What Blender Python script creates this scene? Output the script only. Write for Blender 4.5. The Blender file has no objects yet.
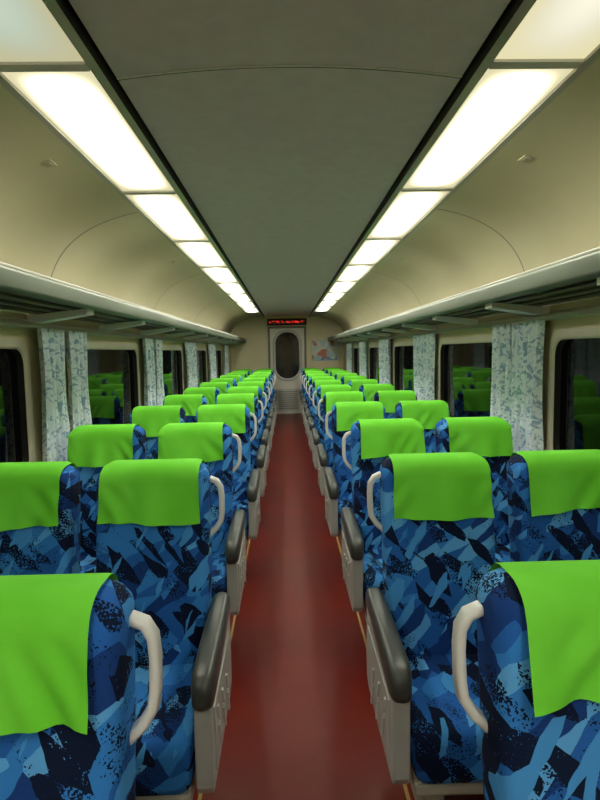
import bpy, bmesh, math, random
from mathutils import Matrix, Vector, Euler
S = bpy.context.scene
C = S.collection
try:
    S.view_settings.view_transform = 'Standard'
except Exception:
    pass

# ------------------------------------------------------------ materials
def new_mat(name, base=(.5,.5,.5), rough=.5, metal=0.0, spec=.5):
    m = bpy.data.materials.new(name); m.use_nodes = True
    b = m.node_tree.nodes['Principled BSDF']
    b.inputs['Base Color'].default_value = (*base, 1)
    b.inputs['Roughness'].default_value = rough
    b.inputs['Metallic'].default_value = metal
    b.inputs['Specular IOR Level'].default_value = spec
    return m, m.node_tree, b

def nd(nt, typ, **kw):
    n = nt.nodes.new(typ)
    for k, v in kw.items(): setattr(n, k, v)
    return n

def noisy(name, base, base2, scale=8, rough=.5, metal=0, spec=.5, bump=0.0, bscale=200):
    m, nt, b = new_mat(name, base, rough, metal, spec)
    tc = nd(nt, 'ShaderNodeTexCoord')
    no = nd(nt, 'ShaderNodeTexNoise'); no.inputs['Scale'].default_value = scale; no.inputs['Detail'].default_value = 4
    nt.links.new(tc.outputs['Object'], no.inputs['Vector'])
    r = nd(nt, 'ShaderNodeValToRGB')
    r.color_ramp.elements[0].position = .35; r.color_ramp.elements[1].position = .65
    r.color_ramp.elements[0].color = (*base, 1); r.color_ramp.elements[1].color = (*base2, 1)
    nt.links.new(no.outputs['Fac'], r.inputs['Fac']); nt.links.new(r.outputs['Color'], b.inputs['Base Color'])
    if bump:
        n2 = nd(nt, 'ShaderNodeTexNoise'); n2.inputs['Scale'].default_value = bscale
        nt.links.new(tc.outputs['Object'], n2.inputs['Vector'])
        bp = nd(nt, 'ShaderNodeBump'); bp.inputs['Strength'].default_value = bump; bp.inputs['Distance'].default_value = .002
        nt.links.new(n2.outputs['Fac'], bp.inputs['Height']); nt.links.new(bp.outputs['Normal'], b.inputs['Normal'])
    return m

def fabric_mat():
    m, nt, b = new_mat('seat_fabric_blue', rough=.9, spec=.15)
    L = nt.links.new
    tc = nd(nt, 'ShaderNodeTexCoord'); oi = nd(nt, 'ShaderNodeObjectInfo')
    mul = nd(nt, 'ShaderNodeMath', operation='MULTIPLY'); mul.inputs[1].default_value = 37.0
    L(oi.outputs['Random'], mul.inputs[0])
    add = nd(nt, 'ShaderNodeVectorMath', operation='ADD')
    L(tc.outputs['Object'], add.inputs[0]); L(mul.outputs[0], add.inputs[1])
    warp = nd(nt, 'ShaderNodeTexNoise'); warp.inputs['Scale'].default_value = 30; warp.inputs['Detail'].default_value = 1
    L(add.outputs[0], warp.inputs['Vector'])
    wv = nd(nt, 'ShaderNodeVectorMath', operation='MULTIPLY_ADD'); wv.inputs[1].default_value = (.008, .008, .008)
    L(warp.outputs['Color'], wv.inputs[0]); L(add.outputs[0], wv.inputs[2])
    def vor(rot, sc, feature='F1'):
        r = nd(nt, 'ShaderNodeVectorRotate', rotation_type='EULER_XYZ'); r.inputs['Rotation'].default_value = rot
        L(wv.outputs[0], r.inputs['Vector'])
        v0 = nd(nt, 'ShaderNodeVectorMath', operation='MULTIPLY'); v0.inputs[1].default_value = sc
        L(r.outputs[0], v0.inputs[0])
        v = nd(nt, 'ShaderNodeTexVoronoi', feature=feature); v.inputs['Scale'].default_value = 1
        L(v0.outputs[0], v.inputs['Vector']); return v
    fine = nd(nt, 'ShaderNodeTexNoise'); fine.inputs['Scale'].default_value = 210; fine.inputs['Detail'].default_value = 1
    L(add.outputs[0], fine.inputs['Vector'])
    def jit(val, amt):
        a = nd(nt, 'ShaderNodeMath', operation='MULTIPLY_ADD'); a.inputs[1].default_value = amt
        L(fine.outputs['Fac'], a.inputs[0]); L(val, a.inputs[2]); return a.outputs[0]
    def sep(v):
        s = nd(nt, 'ShaderNodeSeparateColor'); L(v.outputs['Color'], s.inputs[0]); return s
    v1 = vor((.3, math.radians(38), .2), (8.5, 10, 24)); s1 = sep(v1)
    ramp = nd(nt, 'ShaderNodeValToRGB'); cr = ramp.color_ramp; cr.interpolation = 'CONSTANT'
    cr.elements[0].position = 0; cr.elements[0].color = (.010, .045, .20, 1)
    cr.elements[1].position = .24; cr.elements[1].color = (.018, .115, .42, 1)
    e = cr.elements.new(.56); e.color = (.032, .20, .58, 1)
    e = cr.elements.new(.86); e.color = (.10, .36, .74, 1)
    L(s1.outputs['Red'], ramp.inputs['Fac'])
    v2 = vor((.2, math.radians(-48), .4), (9.5, 9.5, 26)); s2 = sep(v2)
    j1 = nd(nt, 'ShaderNodeMath', operation='MULTIPLY_ADD'); j1.inputs[1].default_value = .35
    L(v2.outputs['Distance'], j1.inputs[0]); L(s2.outputs['Green'], j1.inputs[2])
    j2 = jit(j1.outputs[0], 1.1)
    c2 = nd(nt, 'ShaderNodeMath', operation='LESS_THAN'); c2.inputs[1].default_value = 1.08; L(j2, c2.inputs[0])
    mx = nd(nt, 'ShaderNodeMix', data_type='RGBA'); L(c2.outputs[0], mx.inputs['Factor'])
    L(ramp.outputs['Color'], mx.inputs['A']); mx.inputs['B'].default_value = (.004, .010, .034, 1)
    v3 = vor((.1, math.radians(62), .1), (11, 11, 42)); s3 = sep(v3)
    c3 = nd(nt, 'ShaderNodeMath', operation='LESS_THAN'); c3.inputs[1].default_value = .14; L(s3.outputs['Blue'], c3.inputs[0])
    mx2 = nd(nt, 'ShaderNodeMix', data_type='RGBA'); L(c3.outputs[0], mx2.inputs['Factor'])
    L(mx.outputs['Result'], mx2.inputs['A']); mx2.inputs['B'].default_value = (.06, .28, .66, 1)
    L(mx2.outputs['Result'], b.inputs['Base Color'])
    bp = nd(nt, 'ShaderNodeBump'); bp.inputs['Strength'].default_value = .3; bp.inputs['Distance'].default_value = .002
    L(fine.outputs['Fac'], bp.inputs['Height']); L(bp.outputs['Normal'], b.inputs['Normal'])
    return m

def curtain_mat():
    m, nt, b = new_mat('curtain_cloth', rough=.9, spec=.1)
    L = nt.links.new
    tc = nd(nt, 'ShaderNodeTexCoord')
    n = nd(nt, 'ShaderNodeTexNoise'); n.inputs['Scale'].default_value = 22; n.inputs['Detail'].default_value = 2; n.inputs['Distortion'].default_value = 1.6
    L(tc.outputs['Object'], n.inputs['Vector'])
    r = nd(nt, 'ShaderNodeValToRGB'); cr = r.color_ramp
    cr.elements[0].position = .38; cr.elements[0].color = (.30, .46, .60, 1)
    cr.elements[1].position = .49; cr.elements[1].color = (.76, .86, .90, 1)
    L(n.outputs['Fac'], r.inputs['Fac']); L(r.outputs['Color'], b.inputs['Base Color'])
    return m

def light_mat(name, strength, tint, base=.75):
    m = bpy.data.materials.new(name); m.use_nodes = True
    nt = m.node_tree; nt.nodes.clear(); L = nt.links.new
    out = nd(nt, 'ShaderNodeOutputMaterial'); em = nd(nt, 'ShaderNodeEmission'); L(em.outputs[0], out.inputs[0])
    tc = nd(nt, 'ShaderNodeTexCoord'); s = nd(nt, 'ShaderNodeSeparateXYZ'); L(tc.outputs['Object'], s.inputs[0])
    def edge(o, half, p):
        a = nd(nt, 'ShaderNodeMath', operation='ABSOLUTE'); L(o, a.inputs[0])
        d = nd(nt, 'ShaderNodeMath', operation='DIVIDE'); d.inputs[1].default_value = half; L(a.outputs[0], d.inputs[0])
        q = nd(nt, 'ShaderNodeMath', operation='POWER'); q.inputs[1].default_value = p; L(d.outputs[0], q.inputs[0])
        i = nd(nt, 'ShaderNodeMath', operation='SUBTRACT'); i.inputs[0].default_value = 1; L(q.outputs[0], i.inputs[1]); i.use_clamp = True
        return i.outputs[0]
    mm = nd(nt, 'ShaderNodeMath', operation='MULTIPLY')
    L(edge(s.outputs[0], .132, 1.8), mm.inputs[0]); L(edge(s.outputs[1], .612, 4), mm.inputs[1])
    p = nd(nt, 'ShaderNodeMath', operation='POWER'); p.inputs[1].default_value = 2.6; L(mm.outputs[0], p.inputs[0])
    st = nd(nt, 'ShaderNodeMath', operation='MULTIPLY_ADD'); st.inputs[1].default_value = strength; st.inputs[2].default_value = base
    L(p.outputs[0], st.inputs[0]); L(st.outputs[0], em.inputs['Strength'])
    r = nd(nt, 'ShaderNodeValToRGB'); r.color_ramp.elements[0].color = (1, .92, .54, 1); r.color_ramp.elements[1].color = (*tint, 1)
    r.color_ramp.elements[1].position = .7
    L(mm.outputs[0], r.inputs['Fac']); L(r.outputs['Color'], em.inputs['Color'])
    return m

M_FAB = fabric_mat()
M_GRN = noisy('headrest_cloth_green', (.145, .60, .034), (.175, .67, .052), 6, .85, spec=.15, bump=.2, bscale=500)
M_HND = noisy('handle_plastic_grey', (.58, .59, .57), (.62, .63, .61), 5, .35)
M_PNL = noisy('armrest_panel_grey', (.40, .415, .40), (.45, .465, .45), 5, .4)
M_PAD = noisy('armrest_pad_dark', (.045, .05, .048), (.06, .066, .062), 9, .38)
M_RIB = new_mat('panel_rib_light', (.60, .61, .58), .4)[0]
M_BASE = noisy('seat_base_beige', (.40, .39, .33), (.45, .44, .37), 5, .5)
M_BACK = new_mat('seat_back_shell', (.16, .17, .17), .5)[0]
M_YEL = new_mat('yellow_floor_strip', (.36, .22, .05), .5)[0]
M_WALL = noisy('wall_cream', (.60, .53, .31), (.64, .57, .35), 2, .45)
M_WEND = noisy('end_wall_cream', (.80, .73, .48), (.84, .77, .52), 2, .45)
M_FRAME = noisy('window_frame_cream', (.54, .51, .39), (.58, .55, .43), 3, .35)
M_GLASS = new_mat('night_window_glass', (.003, .003, .004), .04, spec=.17)[0]
M_CURT = curtain_mat()
M_COVE = noisy('ceiling_cove_cream', (.59, .55, .345), (.63, .59, .385), 1.5, .5)
M_CEN = noisy('ceiling_centre_grey', (.68, .60, .67), (.73, .65, .72), 14, .6, bump=.15, bscale=300)
M_DARK = new_mat('dark_gap', (.02, .02, .02), .7)[0]
M_SEAM = new_mat('seam_grey', (.22, .21, .18), .6)[0]
M_VENT = new_mat('vent_cream', (.52, .49, .34), .5)[0]
M_SEAML = new_mat('seam_light', (.95, .93, .92), .5)[0]
M_LFR = new_mat('light_frame_grey', (.44, .44, .38), .4)[0]
M_RACK = new_mat('rack_lip_metal', (.15, .18, .14), .42, metal=.2)[0]
M_RKTOP = new_mat('rack_trim_bright', (.38, .39, .34), .35, metal=.3)[0]
M_RACKD = new_mat('rack_smoked_panel', (.018, .018, .016), .15)[0]
M_BRK = new_mat('rack_bracket_light', (.88, .90, .90), .3)[0]
M_L1 = light_mat('light_diffuser', 32, (1, .975, .82))
M_L2 = light_mat('light_diffuser_dim', .12, (.86, 1, .80), .56)
M_L3 = light_mat('light_diffuser_worn', .25, (1, .96, .76), .80)

def floor_mat():
    m, nt, b = new_mat('floor_red_lino', rough=.34, spec=.25)
    L = nt.links.new
    tc = nd(nt, 'ShaderNodeTexCoord')
    n = nd(nt, 'ShaderNodeTexNoise'); n.inputs['Scale'].default_value = 3; n.inputs['Detail'].default_value = 6; n.inputs['Roughness'].default_value = .6
    L(tc.outputs['Object'], n.inputs['Vector'])
    r = nd(nt, 'ShaderNodeValToRGB'); cr = r.color_ramp
    cr.elements[0].position = .3; cr.elements[0].color = (.115, .008, .0035, 1)
    cr.elements[1].position = .7; cr.elements[1].color = (.150, .011, .005, 1)
    L(n.outputs['Fac'], r.inputs['Fac']); L(r.outputs['Color'], b.inputs['Base Color'])
    r2 = nd(nt, 'ShaderNodeMapRange'); r2.inputs['To Min'].default_value = .29; r2.inputs['To Max'].default_value = .36
    L(n.outputs['Fac'], r2.inputs['Value']); L(r2.outputs[0], b.inputs['Roughness'])
    return m
M_FLOOR = floor_mat()

# ------------------------------------------------------------ mesh builder
class MB:
    def __init__(s): s.bm = bmesh.new(); s.mats = []
    def mi(s, m):
        if m not in s.mats: s.mats.append(m)
        return s.mats.index(m)
    def loft(s, rings, m, cap=True, closed=True, smooth=True):
        k = s.mi(m); V = [[s.bm.verts.new(p) for p in r] for r in rings]
        n = len(V[0])
        for a, b in zip(V[:-1], V[1:]):
            for i in range(n if closed else n - 1):
                j = (i + 1) % n
                f = s.bm.faces.new((a[i], a[j], b[j], b[i])); f.material_index = k; f.smooth = smooth
        if cap:
            for r, fl in ((V[0], True), (V[-1], False)):
                f = s.bm.faces.new(r[::-1] if fl else r); f.material_index = k
    def box(s, x0, x1, y0, y1, z0, z1, m, bev=0):
        k = s.mi(m)
        v = [s.bm.verts.new((x, y, z)) for x in (x0, x1) for y in (y0, y1) for z in (z0, z1)]
        fs = []
        for q in ((0,1,3,2),(4,6,7,5),(0,4,5,1),(2,3,7,6),(0,2,6,4),(1,5,7,3)):
            f = s.bm.faces.new([v[i] for i in q]); f.material_index = k; fs.append(f)
        if bev:
            es = list({e for f in fs for e in f.edges})
            r = bmesh.ops.bevel(s.bm, geom=es, offset=bev, segments=2, affect='EDGES', profile=.5, clamp_overlap=True)
            for f in r['faces']: f.material_index = k
    def prism_x(s, poly, x0, x1, m, bev=0):
        k = s.mi(m)
        a = [s.bm.verts.new((x0, y, z)) for y, z in poly]; b = [s.bm.verts.new((x1, y, z)) for y, z in poly]
        n = len(poly); fs = [s.bm.faces.new(a[::-1]), s.bm.faces.new(b)]
        for i in range(n): fs.append(s.bm.faces.new((a[i], a[(i+1)%n], b[(i+1)%n], b[i])))
        for f in fs: f.material_index = k
        if bev:
            es = list(set(fs[0].edges) | set(fs[1].edges))
            r = bmesh.ops.bevel(s.bm, geom=es, offset=bev, segments=2, affect='EDGES', profile=.5)
            for f in r['faces']: f.material_index = k
    def done(s, name, mirror=False):
        if mirror:
            for v in s.bm.verts: v.co.x = -v.co.x
        bmesh.ops.recalc_face_normals(s.bm, faces=s.bm.faces)
        me = bpy.data.meshes.new(name); s.bm.to_mesh(me); s.bm.free()
        for m in s.mats: me.materials.append(m)
        return me

def obj(name, me, loc=(0,0,0)):
    o = bpy.data.objects.new(name, me); o.location = loc; C.objects.link(o); return o

def rrect(cx, cy, hx, hy, r, n=4, m=1):
    r = min(r, hx*.999, hy*.999); P = []
    cs = [(hx-r, hy-r, 0), (-hx+r, hy-r, 90), (-hx+r, -hy+r, 180), (hx-r, -hy+r, 270)]
    for ci, (ax, ay, a0) in enumerate(cs):
        for i in range(n + 1):
            a = math.radians(a0 + 90 * i / n); P.append((cx + ax + r*math.cos(a), cy + ay + r*math.sin(a)))
        nx_, ny_, na = cs[(ci+1) % 4]; p0 = P[-1]
        b = math.radians(na); p1 = (cx + nx_ + r*math.cos(b), cy + ny_ + r*math.sin(b))
        for i in range(1, m): P.append((p0[0] + (p1[0]-p0[0])*i/m, p0[1] + (p1[1]-p0[1])*i/m))
    return P

# ------------------------------------------------------------ seat pair (aisle edge toward -x, extends +x). origin: floor, top-front of back at y=0
ZT = 1.12; W = .198; T = .135; RT = .05; RX = .055
CXA, CXB = .505, .987
def yf(z): return (z - 1.07) * .14
def bol(dx): return .022 * min(1, abs(dx)/W)**3
def build_pair(seed, mirror):
    rnd = random.Random(seed); B = MB()
    for cx in (CXA, CXB):
        # backrest
        rings = []
        zs = [.36, .40, .5, .6, .7, .8, .9, 1.0, ZT-RT] + [ZT-RT+RT*math.sin(math.radians(a)) for a in (20, 40, 57, 72, 84, 90)]
        for z in zs:
            sh = 0; sw = 0
            if z > ZT-RT:
                q = (z-(ZT-RT))/RT; sh = RT*(1-math.sqrt(max(0, 1-q*q)))
            if z > ZT-RX:
                q = min(1, (z-(ZT-RX))/RX); sw = RX*(1-math.sqrt(max(0, 1-q*q)))
            wz = W - sw - .012*max(0, (.75-z)/.4)
            yc = yf(z)+T/2
            P = rrect(cx, yc, wz, T/2-sh, .045, 4, 8)
            rings.append([(x, y-(bol(x-cx)*(1-sh/RT) if y < yc else 0)-(.02*math.exp(-((z-.62)/.12)**2) if y < yc else 0), z) for x, y in P])
        B.loft(rings, M_FAB)
        # plastic rear shell
        B.loft([[(x, y, z) for x, y in rrect(cx, yf(z)+T+.004, W-.035, .012, .01, 3, 1)] for z in (.42, .6, .8, .93)], M_BACK)
        B.box(cx-.15, cx+.15, yf(.7)+T+.012, yf(.7)+T+.03, .58, .80, M_BACK, .006)
        # cushion: rings along y
        rings = []
        for t, y in ((.55, -.50), (.82, -.49), (.95, -.475), (1, -.45), (1, -.38), (1, -.25), (1, -.1), (1, 0.0)):
            hz = .085*t; zc = .355 + .008*(-y)
            rings.append([(x, y, z + (.012*(abs(x-cx)/W)**3 if z > zc else 0)) for x, z in rrect(cx, zc, (W-.002)*(.93+.07*t), hz, .04, 4, 6)])
        B.loft(rings, M_FAB)
        B.box(cx-.193, cx+.193, -.475, .05, .235, .275, M_BASE, .01)
        # green cloth
        nx = 30; path = []; off = .007
        hem = .930 + rnd.uniform(-.012, .010)
        front = [hem + (1.07-hem)*i/12 for i in range(13)]
        skew = rnd.uniform(-.005, .008); ph = rnd.uniform(0, 6); k = rnd.uniform(18, 30); tilt = rnd.uniform(-.04, .04)
        fx = rnd.uniform(.8, 2.2)
        if seed % 10 == 0: skew = .016
        if seed % 10 == 2: skew = .018
        rings = []
        for z in front: path.append(('f', z))
        for a in range(10, 91, 16): path.append(('af', a))
        for a in range(80, -1, -20): path.append(('ab', a))
        for i in range(1, 5): path.append(('b', 1.07 - .03*i))
        for kind, v in path:
            row = []
            for i in range(nx+1):
                u = -1 + 2*i/nx; dx = u*.172 + skew
                drop = 0; q = (abs(dx)-(W-RX))/RX
                if q > 0: drop = RX*(1-math.sqrt(max(0, 1-min(.99, q)**2)))
                if kind == 'f':
                    hf = (1.07-v)/(1.07-hem)
                    w = hf*(.010*math.sin(k*dx+ph)+.006*math.sin(2.3*k*dx+ph*2)) - .012*hf
                    wr = .0065*math.sin(48*(v-dx*fx)+ph)*max(0, math.sin(u*3+ph))*min(1, 3*hf)
                    zz = v + hf*(tilt*dx + .007*math.sin(9*dx+ph)); cr = max(0, abs(dx)-(W-.045))
                    y = yf(zz) - off - bol(dx) + w + wr + (.045-math.sqrt(max(0, .045**2-min(cr, .044)**2)))*.6 - .007
                    row.append((cx+dx*(1+.02*hf), y, zz))
                elif kind == 'af':
                    a = math.radians(v); f = math.cos(a)
                    row.append((cx+dx, yf(1.07)+RT-(RT+off+.004)*math.cos(a)-bol(dx)*f, ZT-RT+(RT+off)*math.sin(a)-drop*math.sin(a)))
                elif kind == 'ab':
                    a = math.radians(v)
                    row.append((cx+dx, yf(1.07)+T-RT+(RT+off)*math.cos(a)+.006, ZT-RT+(RT+off)*math.sin(a)-drop*math.sin(a)))
                else:
                    row.append((cx+dx, yf(v)+T+off+.004, v))
            rings.append(row)
        B.loft(rings, M_GRN, cap=False, closed=False)
    # aisle handle loop
    pts = [(.335, 1.052), (.307, 1.055), (.284, 1.046), (.270, 1.024), (.266, .99), (.266, .935), (.270, .905), (.287, .878), (.310, .857), (.335, .845)]
    rings = []
    for i, (x, z) in enumerate(pts):
        a = pts[max(0, i-1)]; b = pts[min(len(pts)-1, i+1)]
        tx, tz = b[0]-a[0], b[1]-a[1]; l = math.hypot(tx, tz); nx_, nz_ = -tz/l, tx/l
        yc = yf(z)+.075; ring = []
        for p, q in rrect(0, 0, .0095, .018, .008, 3, 1):
            ring.append((x+nx_*p, yc+q, z+nz_*p))
        rings.append(ring)
    B.loft(rings, M_HND)
    # aisle and wall side armrest modules
    for x0, x1, out in ((.246, .296, True), (1.193, 1.230, False)):
        poly = [(-.485, .30), (-.47, .275), (-.02, .275), (.035, .30), (.045, .40), (.03, .585), (-.47, .56), (-.488, .54)]
        B.prism_x(poly, x0, x1, M_PNL, .006)
        if out:
            B.prism_x([(-.44,.32),(-.06,.32),(-.02,.52),(-.44,.51)], x0-.004, x0, M_PNL, 0)
            for q in range(3):
                y = -.40 + q*.11; h = .49 - q*.02
                for a, b in (((y, h), (y+.035, h-.07)), ((y+.035, h-.07), (y+.02, h-.07)), ((y+.02, h-.07), (y+.055, h-.155))):
                    dy, dz = b[0]-a[0], b[1]-a[1]; l = math.hypot(dy, dz); ny, nz = -dz/l*.005, dy/l*.005
                    B.prism_x([(a[0]-ny, a[1]-nz), (b[0]-ny, b[1]-nz), (b[0]+ny, b[1]+nz), (a[0]+ny, a[1]+nz)], x0-.010, x0-.004, M_RIB)
        rings = []
        xc = (x0+x1)/2
        for y, zt, zb, hw in ((-.505, .585, .555, .014), (-.502, .605, .54, .023), (-.485, .622, .530, .029), (-.46, .631, .530, .032), (-.40, .637, .540, .033), (-.2, .644, .565, .033), (0, .648, .578, .031), (.03, .642, .585, .026)):
            rings.append([(x, y, z) for x, z in rrect(xc, (zt+zb)/2, hw, (zt-zb)/2, .02, 4, 1)])
        B.loft(rings, M_PAD)
    # centre armrest
    rings = []
    for y, zt, zb, hw in ((-.40, .60, .575, .01), (-.39, .62, .56, .02), (-.3, .63, .56, .028), (0, .64, .58, .028), (.03, .64, .59, .02)):
        rings.append([(x, y, z) for x, z in rrect(.746, (zt+zb)/2, hw, (zt-zb)/2, .012, 3, 1)])
    B.loft(rings, M_PAD)
    B.prism_x([(-.30, .27), (.03, .27), (.05, .60), (-.02, .60), (-.10, .42), (-.30, .38)], .719, .773, M_PNL, .004)
    # pedestal and frame
    B.box(.33, 1.20, -.40, -.34, .17, .24, M_BASE, .01)
    B.box(.33, 1.20, -.06, .0, .17, .24, M_BASE, .01)
    for px in (.40, 1.12):
        B.prism_x([(-.42, .0), (.04, .0), (.0, .045), (-.05, .2), (-.33, .2), (-.38, .045)], px-.03, px+.03, M_BASE, .006)
    B.prism_x([(-.32, .03), (-.08, .03), (-.10, .235), (-.30, .235)], .60, .95, M_BASE, .01)
    return B.done('double_train_seat_mesh', mirror)

meshesR = [build_pair(i, False) for i in range(5)]
meshesL = [build_pair(i+10, True) for i in range(5)]
PITCH = 1.075; Y0 = .885
rr = random.Random(4)
for n in range(12):
    for s, mm in ((-1, meshesL), (1, meshesR)):
        dx = {(-1, 1): -.010, (-1, 2): -.032, (1, 2): .016}.get((s, n), rr.uniform(-.004, .004))
        obj('double_train_seat', mm[n % 5], (dx, Y0 + n*PITCH + rr.uniform(-.008, .008), .004))

# ------------------------------------------------------------ shell
YA, YB = -5.0, 13.6; WX = 1.36
B = MB(); B.box(-1.42, 1.42, YA, YB, -.05, 0, M_FLOOR); obj('floor', B.done('floor'))
B = MB()
for s in (-1, 1):
    B.box(s*.355-.006, s*.355+.006, YA+.05, YB-.05, 0, .004, M_YEL)
obj('trim_1', B.done('trim_1'))

WZ0, WZ1 = .90, 1.585
wins = [.025 + 2.15*k for k in range(-1, 6)]
HW = .72
for side, s in (('left', -1), ('right', 1)):
    B = MB(); x0, x1 = sorted((s*WX, s*(WX+.06)))
    B.box(x0, x1, YA, YB, 0, WZ0, M_WALL); B.box(x0, x1, YA, YB, WZ1, 2.0, M_WALL)
    e = YA
    for w in wins:
        B.box(x0, x1, e, w-HW, WZ0, WZ1, M_WALL); e = w+HW
    B.box(x0, x1, e, YB, WZ0, WZ1, M_WALL)
    B.box(*sorted((s*(WX-.02), s*WX)), YA, YB, .84, .865, M_FRAME, .004)
    B.box(*sorted((s*(WX-.025), s*WX)), YA, YB, 1.655, 1.70, M_FRAME, .006)
    obj('wall_'+side, B.done('wall'))
wn = 1
for s in (-1, 1):
    for w in wins:
        B = MB(); hz = (WZ1-WZ0)/2
        o = rrect(0, 0, HW+.02, hz+.02, .11, 6); i1 = rrect(0, 0, HW-.03, hz-.03, .08, 6); i0 = rrect(0, 0, HW-.02, hz-.02, .09, 6)
        o2 = rrect(0, 0, HW-.001, hz-.001, .004, 6)
        R = [[(s*-.001, y, z) for y, z in o], [(s*-.012, y, z) for y, z in o], [(s*-.012, y, z) for y, z in i0], [(s*-.004, y, z) for y, z in i1]]
        B.loft(R, M_FRAME, cap=False, smooth=False)
        B.loft([[(s*-.004, y, z) for y, z in i1], [(s*.03, y, z) for y, z in i1]], M_DARK, cap=False, smooth=False)
        B.loft([[(s*.001, y, z) for y, z in i0], [(s*.001, y, z) for y, z in o2]], M_FRAME, cap=False, smooth=False)
        B.box(*sorted((s*.03, s*.036)), -HW+.002, HW-.002, -hz+.002, hz-.002, M_GLASS)
        obj('window_%d' % wn, B.done('window'), (s*WX, w, (WZ0+WZ1)/2)); wn += 1

# curtains
cr_ = random.Random(9)
def curtain(width, seed):
    r = random.Random(seed); B = MB(); ph = r.uniform(0, 6); n = 56
    rings = []
    for j in range(15):
        z = 1.66 - .79*j/14; t = j/14; row = []
        gather = 1 - .08*math.sin(math.pi*t)
        for i in range(n+1):
            u = i/n; yy = (u-.5)*width*gather
            x = (.018+.010*t)*math.sin(u*width*85+ph+.5*math.sin(3*t+ph)) + .006*math.sin(u*40+ph*2+4*t)
            row.append((x, yy, z))
        rings.append(row)
    B.loft(rings, M_CURT, cap=False, closed=False); return B.done('curtain')
cm = [curtain(.31, 1), curtain(.33, 2), curtain(.34, 3)]
for s in (-1, 1):
    for k in range(-1, 6):
        c = 1.10 + 2.15*k
        for d in (-.18, .18):
            obj('window_curtain', cm[cr_.randrange(3)], (s*1.300, c+d, 0))
    B = MB(); B.box(*sorted((s*1.292, s*1.308)), YA+.1, YB-.1, 1.66, 1.675, M_RKTOP)
    for k in range(-2, 7):
        B.box(*sorted((s*1.30, s*(WX))), .1+2.15*k, .12+2.15*k, 1.662, 1.672, M_RKTOP)
    obj('curtain_rail', B.done('curtain_rail'))

# ceiling
B = MB()
def strip(profile, m, smooth=False):
    for s in (-1, 1):
        B.loft([[(s*x, y, z) for x, z in profile] for y in (YA, YB)], m, cap=False, closed=False, smooth=smooth)
CE = .522
def cz(x): return 2.345 + .035*(1-(x/CE)**2)
strip([(CE*i/10, cz(CE*i/10)) for i in range(11)], M_CEN, True)
strip([(CE, 2.345), (CE, 2.40), (.538, 2.40), (.538, 2.322)], M_DARK)
strip([(.538, 2.322), (.565, 2.318), (.570, 2.345)], M_LFR)
strip([(.570, 2.345), (.830, 2.345)], M_LFR)
strip([(.830, 2.345), (.830, 2.320), (.852, 2.316)], M_LFR)
def cove(t):
    p0, p1, p2, p3 = (.852, 2.316), (1.10, 2.27), (1.33, 2.16), (1.375, 1.88)
    a = (1-t)**3; b = 3*t*(1-t)**2; c = 3*t*t*(1-t); d = t**3
    return (a*p0[0]+b*p1[0]+c*p2[0]+d*p3[0], a*p0[1]+b*p1[1]+c*p2[1]+d*p3[1])
strip([cove(i/20) for i in range(21)], M_COVE, True)
B.box(-1.44, 1.44, YA, YB, 2.45, 2.5, M_DARK)
for k in range(-2, 6):
    y = 1.78 + 2.5*k
    for a, b, m, dz in ((y-.012, y-.002, M_SEAML, .002), (y-.002, y+.003, M_DARK, .002)):
        B.loft([[( -CE+2*CE*i/20, yy, cz(-CE+2*CE*i/20)-dz) for i in range(21)] for yy in (a, b)], m, cap=False, closed=False)
    y = 3.25 + 2.5*k
    if y < YB-.1:
        for s in (-1, 1):
            B.loft([[(s*(cove(i/20)[0]-.002), yy, cove(i/20)[1]-.002) for i in range(21)] for yy in (y, y+.012)], M_SEAM, cap=False, closed=False)
obj('ceiling', B.done('ceiling'))
for s in (-1, 1):
    for k in range(5):
        B = MB(); B.box(-.020, .020, -.035, .035, -.003, .004, M_VENT, .002); B.box(-.010, .010, -.022, .022, -.005, -.002, M_VENT, .001)
        x, z = cove(.16); o = obj('air_vent', B.done('vent'), (s*x, 2.35+2.5*k, z+.0005)); o.rotation_euler = (0, s*math.radians(13), 0)

# ceiling lights
def light_mesh(m):
    B = MB(); B.box(-.129, .129, -.605, .605, -.004, .006, m)
    for y in (-.625, .605): B.box(-.129, .129, y, y+.020, -.012, .006, M_RIB)
    return B.done('ceiling_light')
lm1, lm2, lm3 = light_mesh(M_L1), light_mesh(M_L2), light_mesh(M_L3)
for k in range(-5, 8):
    for s in (-1, 1):
        obj('ceiling_light', (lm2 if s == -1 else lm3) if k == -1 else lm1, (s*.700, 1.66+.625+1.25*k, 2.333))

# luggage racks
for s in (-1, 1):
    B = MB()
    lip = rrect(1.0, 1.787, .022, .042, .018, 4)
    B.loft([[(s*x, y, z) for x, z in lip] for y in (YA+.02, YB-.02)], M_RACK)
    lip2 = rrect(1.004, 1.833, .012, .008, .005, 3)
    B.loft([[(s*x, y, z) for x, z in lip2] for y in (YA+.02, YB-.02)], M_RKTOP)
    sh = [(1.018, 1.770), (1.018, 1.760), (1.35, 1.735), (1.35, 1.745)]
    B.loft([[(s*x, y, z) for x, z in sh] for y in (YA+.02, YB-.02)], M_RACKD, smooth=False)
    for xx in (1.10, 1.20, 1.29):
        zz = 1.760 - (xx-1.018)*.08
        B.loft([[(s*x, y, z) for x, z in rrect(xx, zz-.006, .005, .005, .004, 2)] for y in (YA+.02, YB-.02)], M_SEAM)
    y = .78
    for k in range(-5, 12):
        yy = y + PITCH*k
        sh = [(1.03, 1.752), (1.33, 1.722), (1.33, 1.690), (1.29, 1.686), (1.03, 1.725)]
        B.loft([[(s*x, q, z) for x, z in sh] for q in (yy-.05, yy+.05)], M_BRK, smooth=False)
    obj('luggage_rack', B.done('luggage_rack'))

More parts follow.
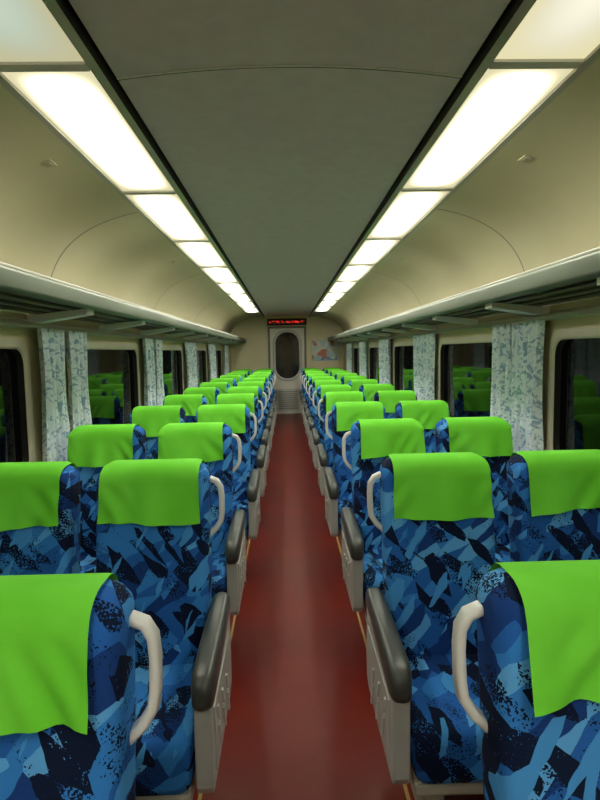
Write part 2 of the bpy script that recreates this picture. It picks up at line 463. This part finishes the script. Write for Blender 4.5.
# ------------------------------------------------------------ end walls
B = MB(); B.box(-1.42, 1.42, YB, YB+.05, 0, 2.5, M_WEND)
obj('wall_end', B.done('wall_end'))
B = MB(); B.box(-1.42, 1.42, YA-.05, YA, 0, 2.5, M_WALL); obj('wall_rear', B.done('wall_rear'))
# door
M_DOOR = new_mat('door_paint', (.82, .80, .72), .4)[0]
M_DGLS = noisy('door_glass', (.012, .012, .016), (.03, .03, .036), 4, .06, spec=.5)
B = MB()
B.box(-.46, -.41, -.06, 0, 0, 2.12, M_SEAM, .004); B.box(.41, .46, -.06, 0, 0, 2.12, M_SEAM, .004); B.box(-.46, .46, -.06, 0, 2.07, 2.12, M_SEAM, .004)
B.box(-.41, .41, -.03, 0, .005, 2.07, M_DOOR)
def ring_xz(hx, hz, r, y, zc, n=8): return [(x, y, z+zc) for x, z in rrect(0, 0, hx, hz, r, n)]
B.loft([ring_xz(.35, .62, .32, -.031, 1.42), ring_xz(.35, .62, .32, -.05, 1.42), ring_xz(.285, .555, .27, -.05, 1.42), ring_xz(.285, .555, .27, -.032, 1.42)], M_RIB, cap=False)
B.loft([ring_xz(.286, .556, .27, -.034, 1.42), ring_xz(.286, .556, .27, -.036, 1.42)], M_DGLS)
B.box(-.27, .27, -.045, -.03, .08, .62, M_RIB, .006)
for q in range(9): B.box(-.23, .23, -.052, -.044, .13+q*.05, .15+q*.05, M_SEAM)
B.box(.365, .39, -.08, -.03, .92, 1.12, M_PAD, .008)
obj('door_1', B.done('door'), (0, YB-.001, 0))
# LED display
mm, nt, b = new_mat('led_red_text', (.02, .0, .0), .4)
tc = nd(nt, 'ShaderNodeTexCoord'); vo = nd(nt, 'ShaderNodeTexVoronoi'); vo.inputs['Scale'].default_value = 26
nt.links.new(tc.outputs['Object'], vo.inputs['Vector'])
lt = nd(nt, 'ShaderNodeMath', operation='GREATER_THAN'); lt.inputs[1].default_value = .6
sc = nd(nt, 'ShaderNodeSeparateColor'); nt.links.new(vo.outputs['Color'], sc.inputs[0]); nt.links.new(sc.outputs[0], lt.inputs[0])
b.inputs['Emission Color'].default_value = (.8, .02, .015, 1); nt.links.new(lt.outputs[0], b.inputs['Emission Strength'])
B = MB(); B.box(-.47, .47, -.07, 0, 2.14, 2.30, M_DARK, .008); B.box(-.42, .42, -.073, -.069, 2.195, 2.245, mm)
obj('led_display', B.done('led'), (0, YB-.001, 0))
# posters
def poster_mat(name, cols, scale):
    m, nt, b = new_mat(name, rough=.4)
    tc = nd(nt, 'ShaderNodeTexCoord'); v = nd(nt, 'ShaderNodeTexVoronoi', distance='CHEBYCHEV'); v.inputs['Scale'].default_value = scale
    nt.links.new(tc.outputs['Object'], v.inputs['Vector'])
    s_ = nd(nt, 'ShaderNodeSeparateColor'); nt.links.new(v.outputs['Color'], s_.inputs[0])
    r = nd(nt, 'ShaderNodeValToRGB'); r.color_ramp.interpolation = 'CONSTANT'
    r.color_ramp.elements[0].color = (*cols[0], 1); r.color_ramp.elements[1].color = (*cols[1], 1); r.color_ramp.elements[1].position = .45
    for i, c in enumerate(cols[2:]):
        e = r.color_ramp.elements.new(.68+.15*i); e.color = (*c, 1)
    nt.links.new(s_.outputs[0], r.inputs[0]); nt.links.new(r.outputs[0], b.inputs['Base Color']); return m
PM = poster_mat('poster_print', [(.75,.75,.68), (.45,.65,.72), (.65,.22,.16), (.18,.36,.6)], 9)
def poster(x, z, w, h, m=PM):
    B = MB(); B.box(-w/2, w/2, -.006, 0, -h/2, h/2, M_RIB); B.box(-w/2+.015, w/2-.015, -.008, -.006, -h/2+.015, h/2-.015, m)
    obj('wall_poster', B.done('poster'), (x, YB-.001, z))
poster(.93, 1.52, .70, .50)
# ------------------------------------------------------------ world + camera
w = bpy.data.worlds.new('World'); S.world = w; w.use_nodes = True
w.node_tree.nodes['Background'].inputs[0].default_value = (.005, .006, .01, 1)
cam = bpy.data.cameras.new('Camera'); co = bpy.data.objects.new('Camera', cam); C.objects.link(co); S.camera = co
cam.sensor_fit = 'VERTICAL'; cam.sensor_height = 36; cam.lens = 25.2; cam.clip_start = .02
R = Matrix.Rotation(math.radians(-1.33), 4, 'Z') @ Matrix.Rotation(math.radians(90-5.0), 4, 'X') @ Matrix.Rotation(math.radians(-1.0), 4, 'Z')
co.matrix_world = Matrix.Translation((-.03, 0, 1.52)) @ R
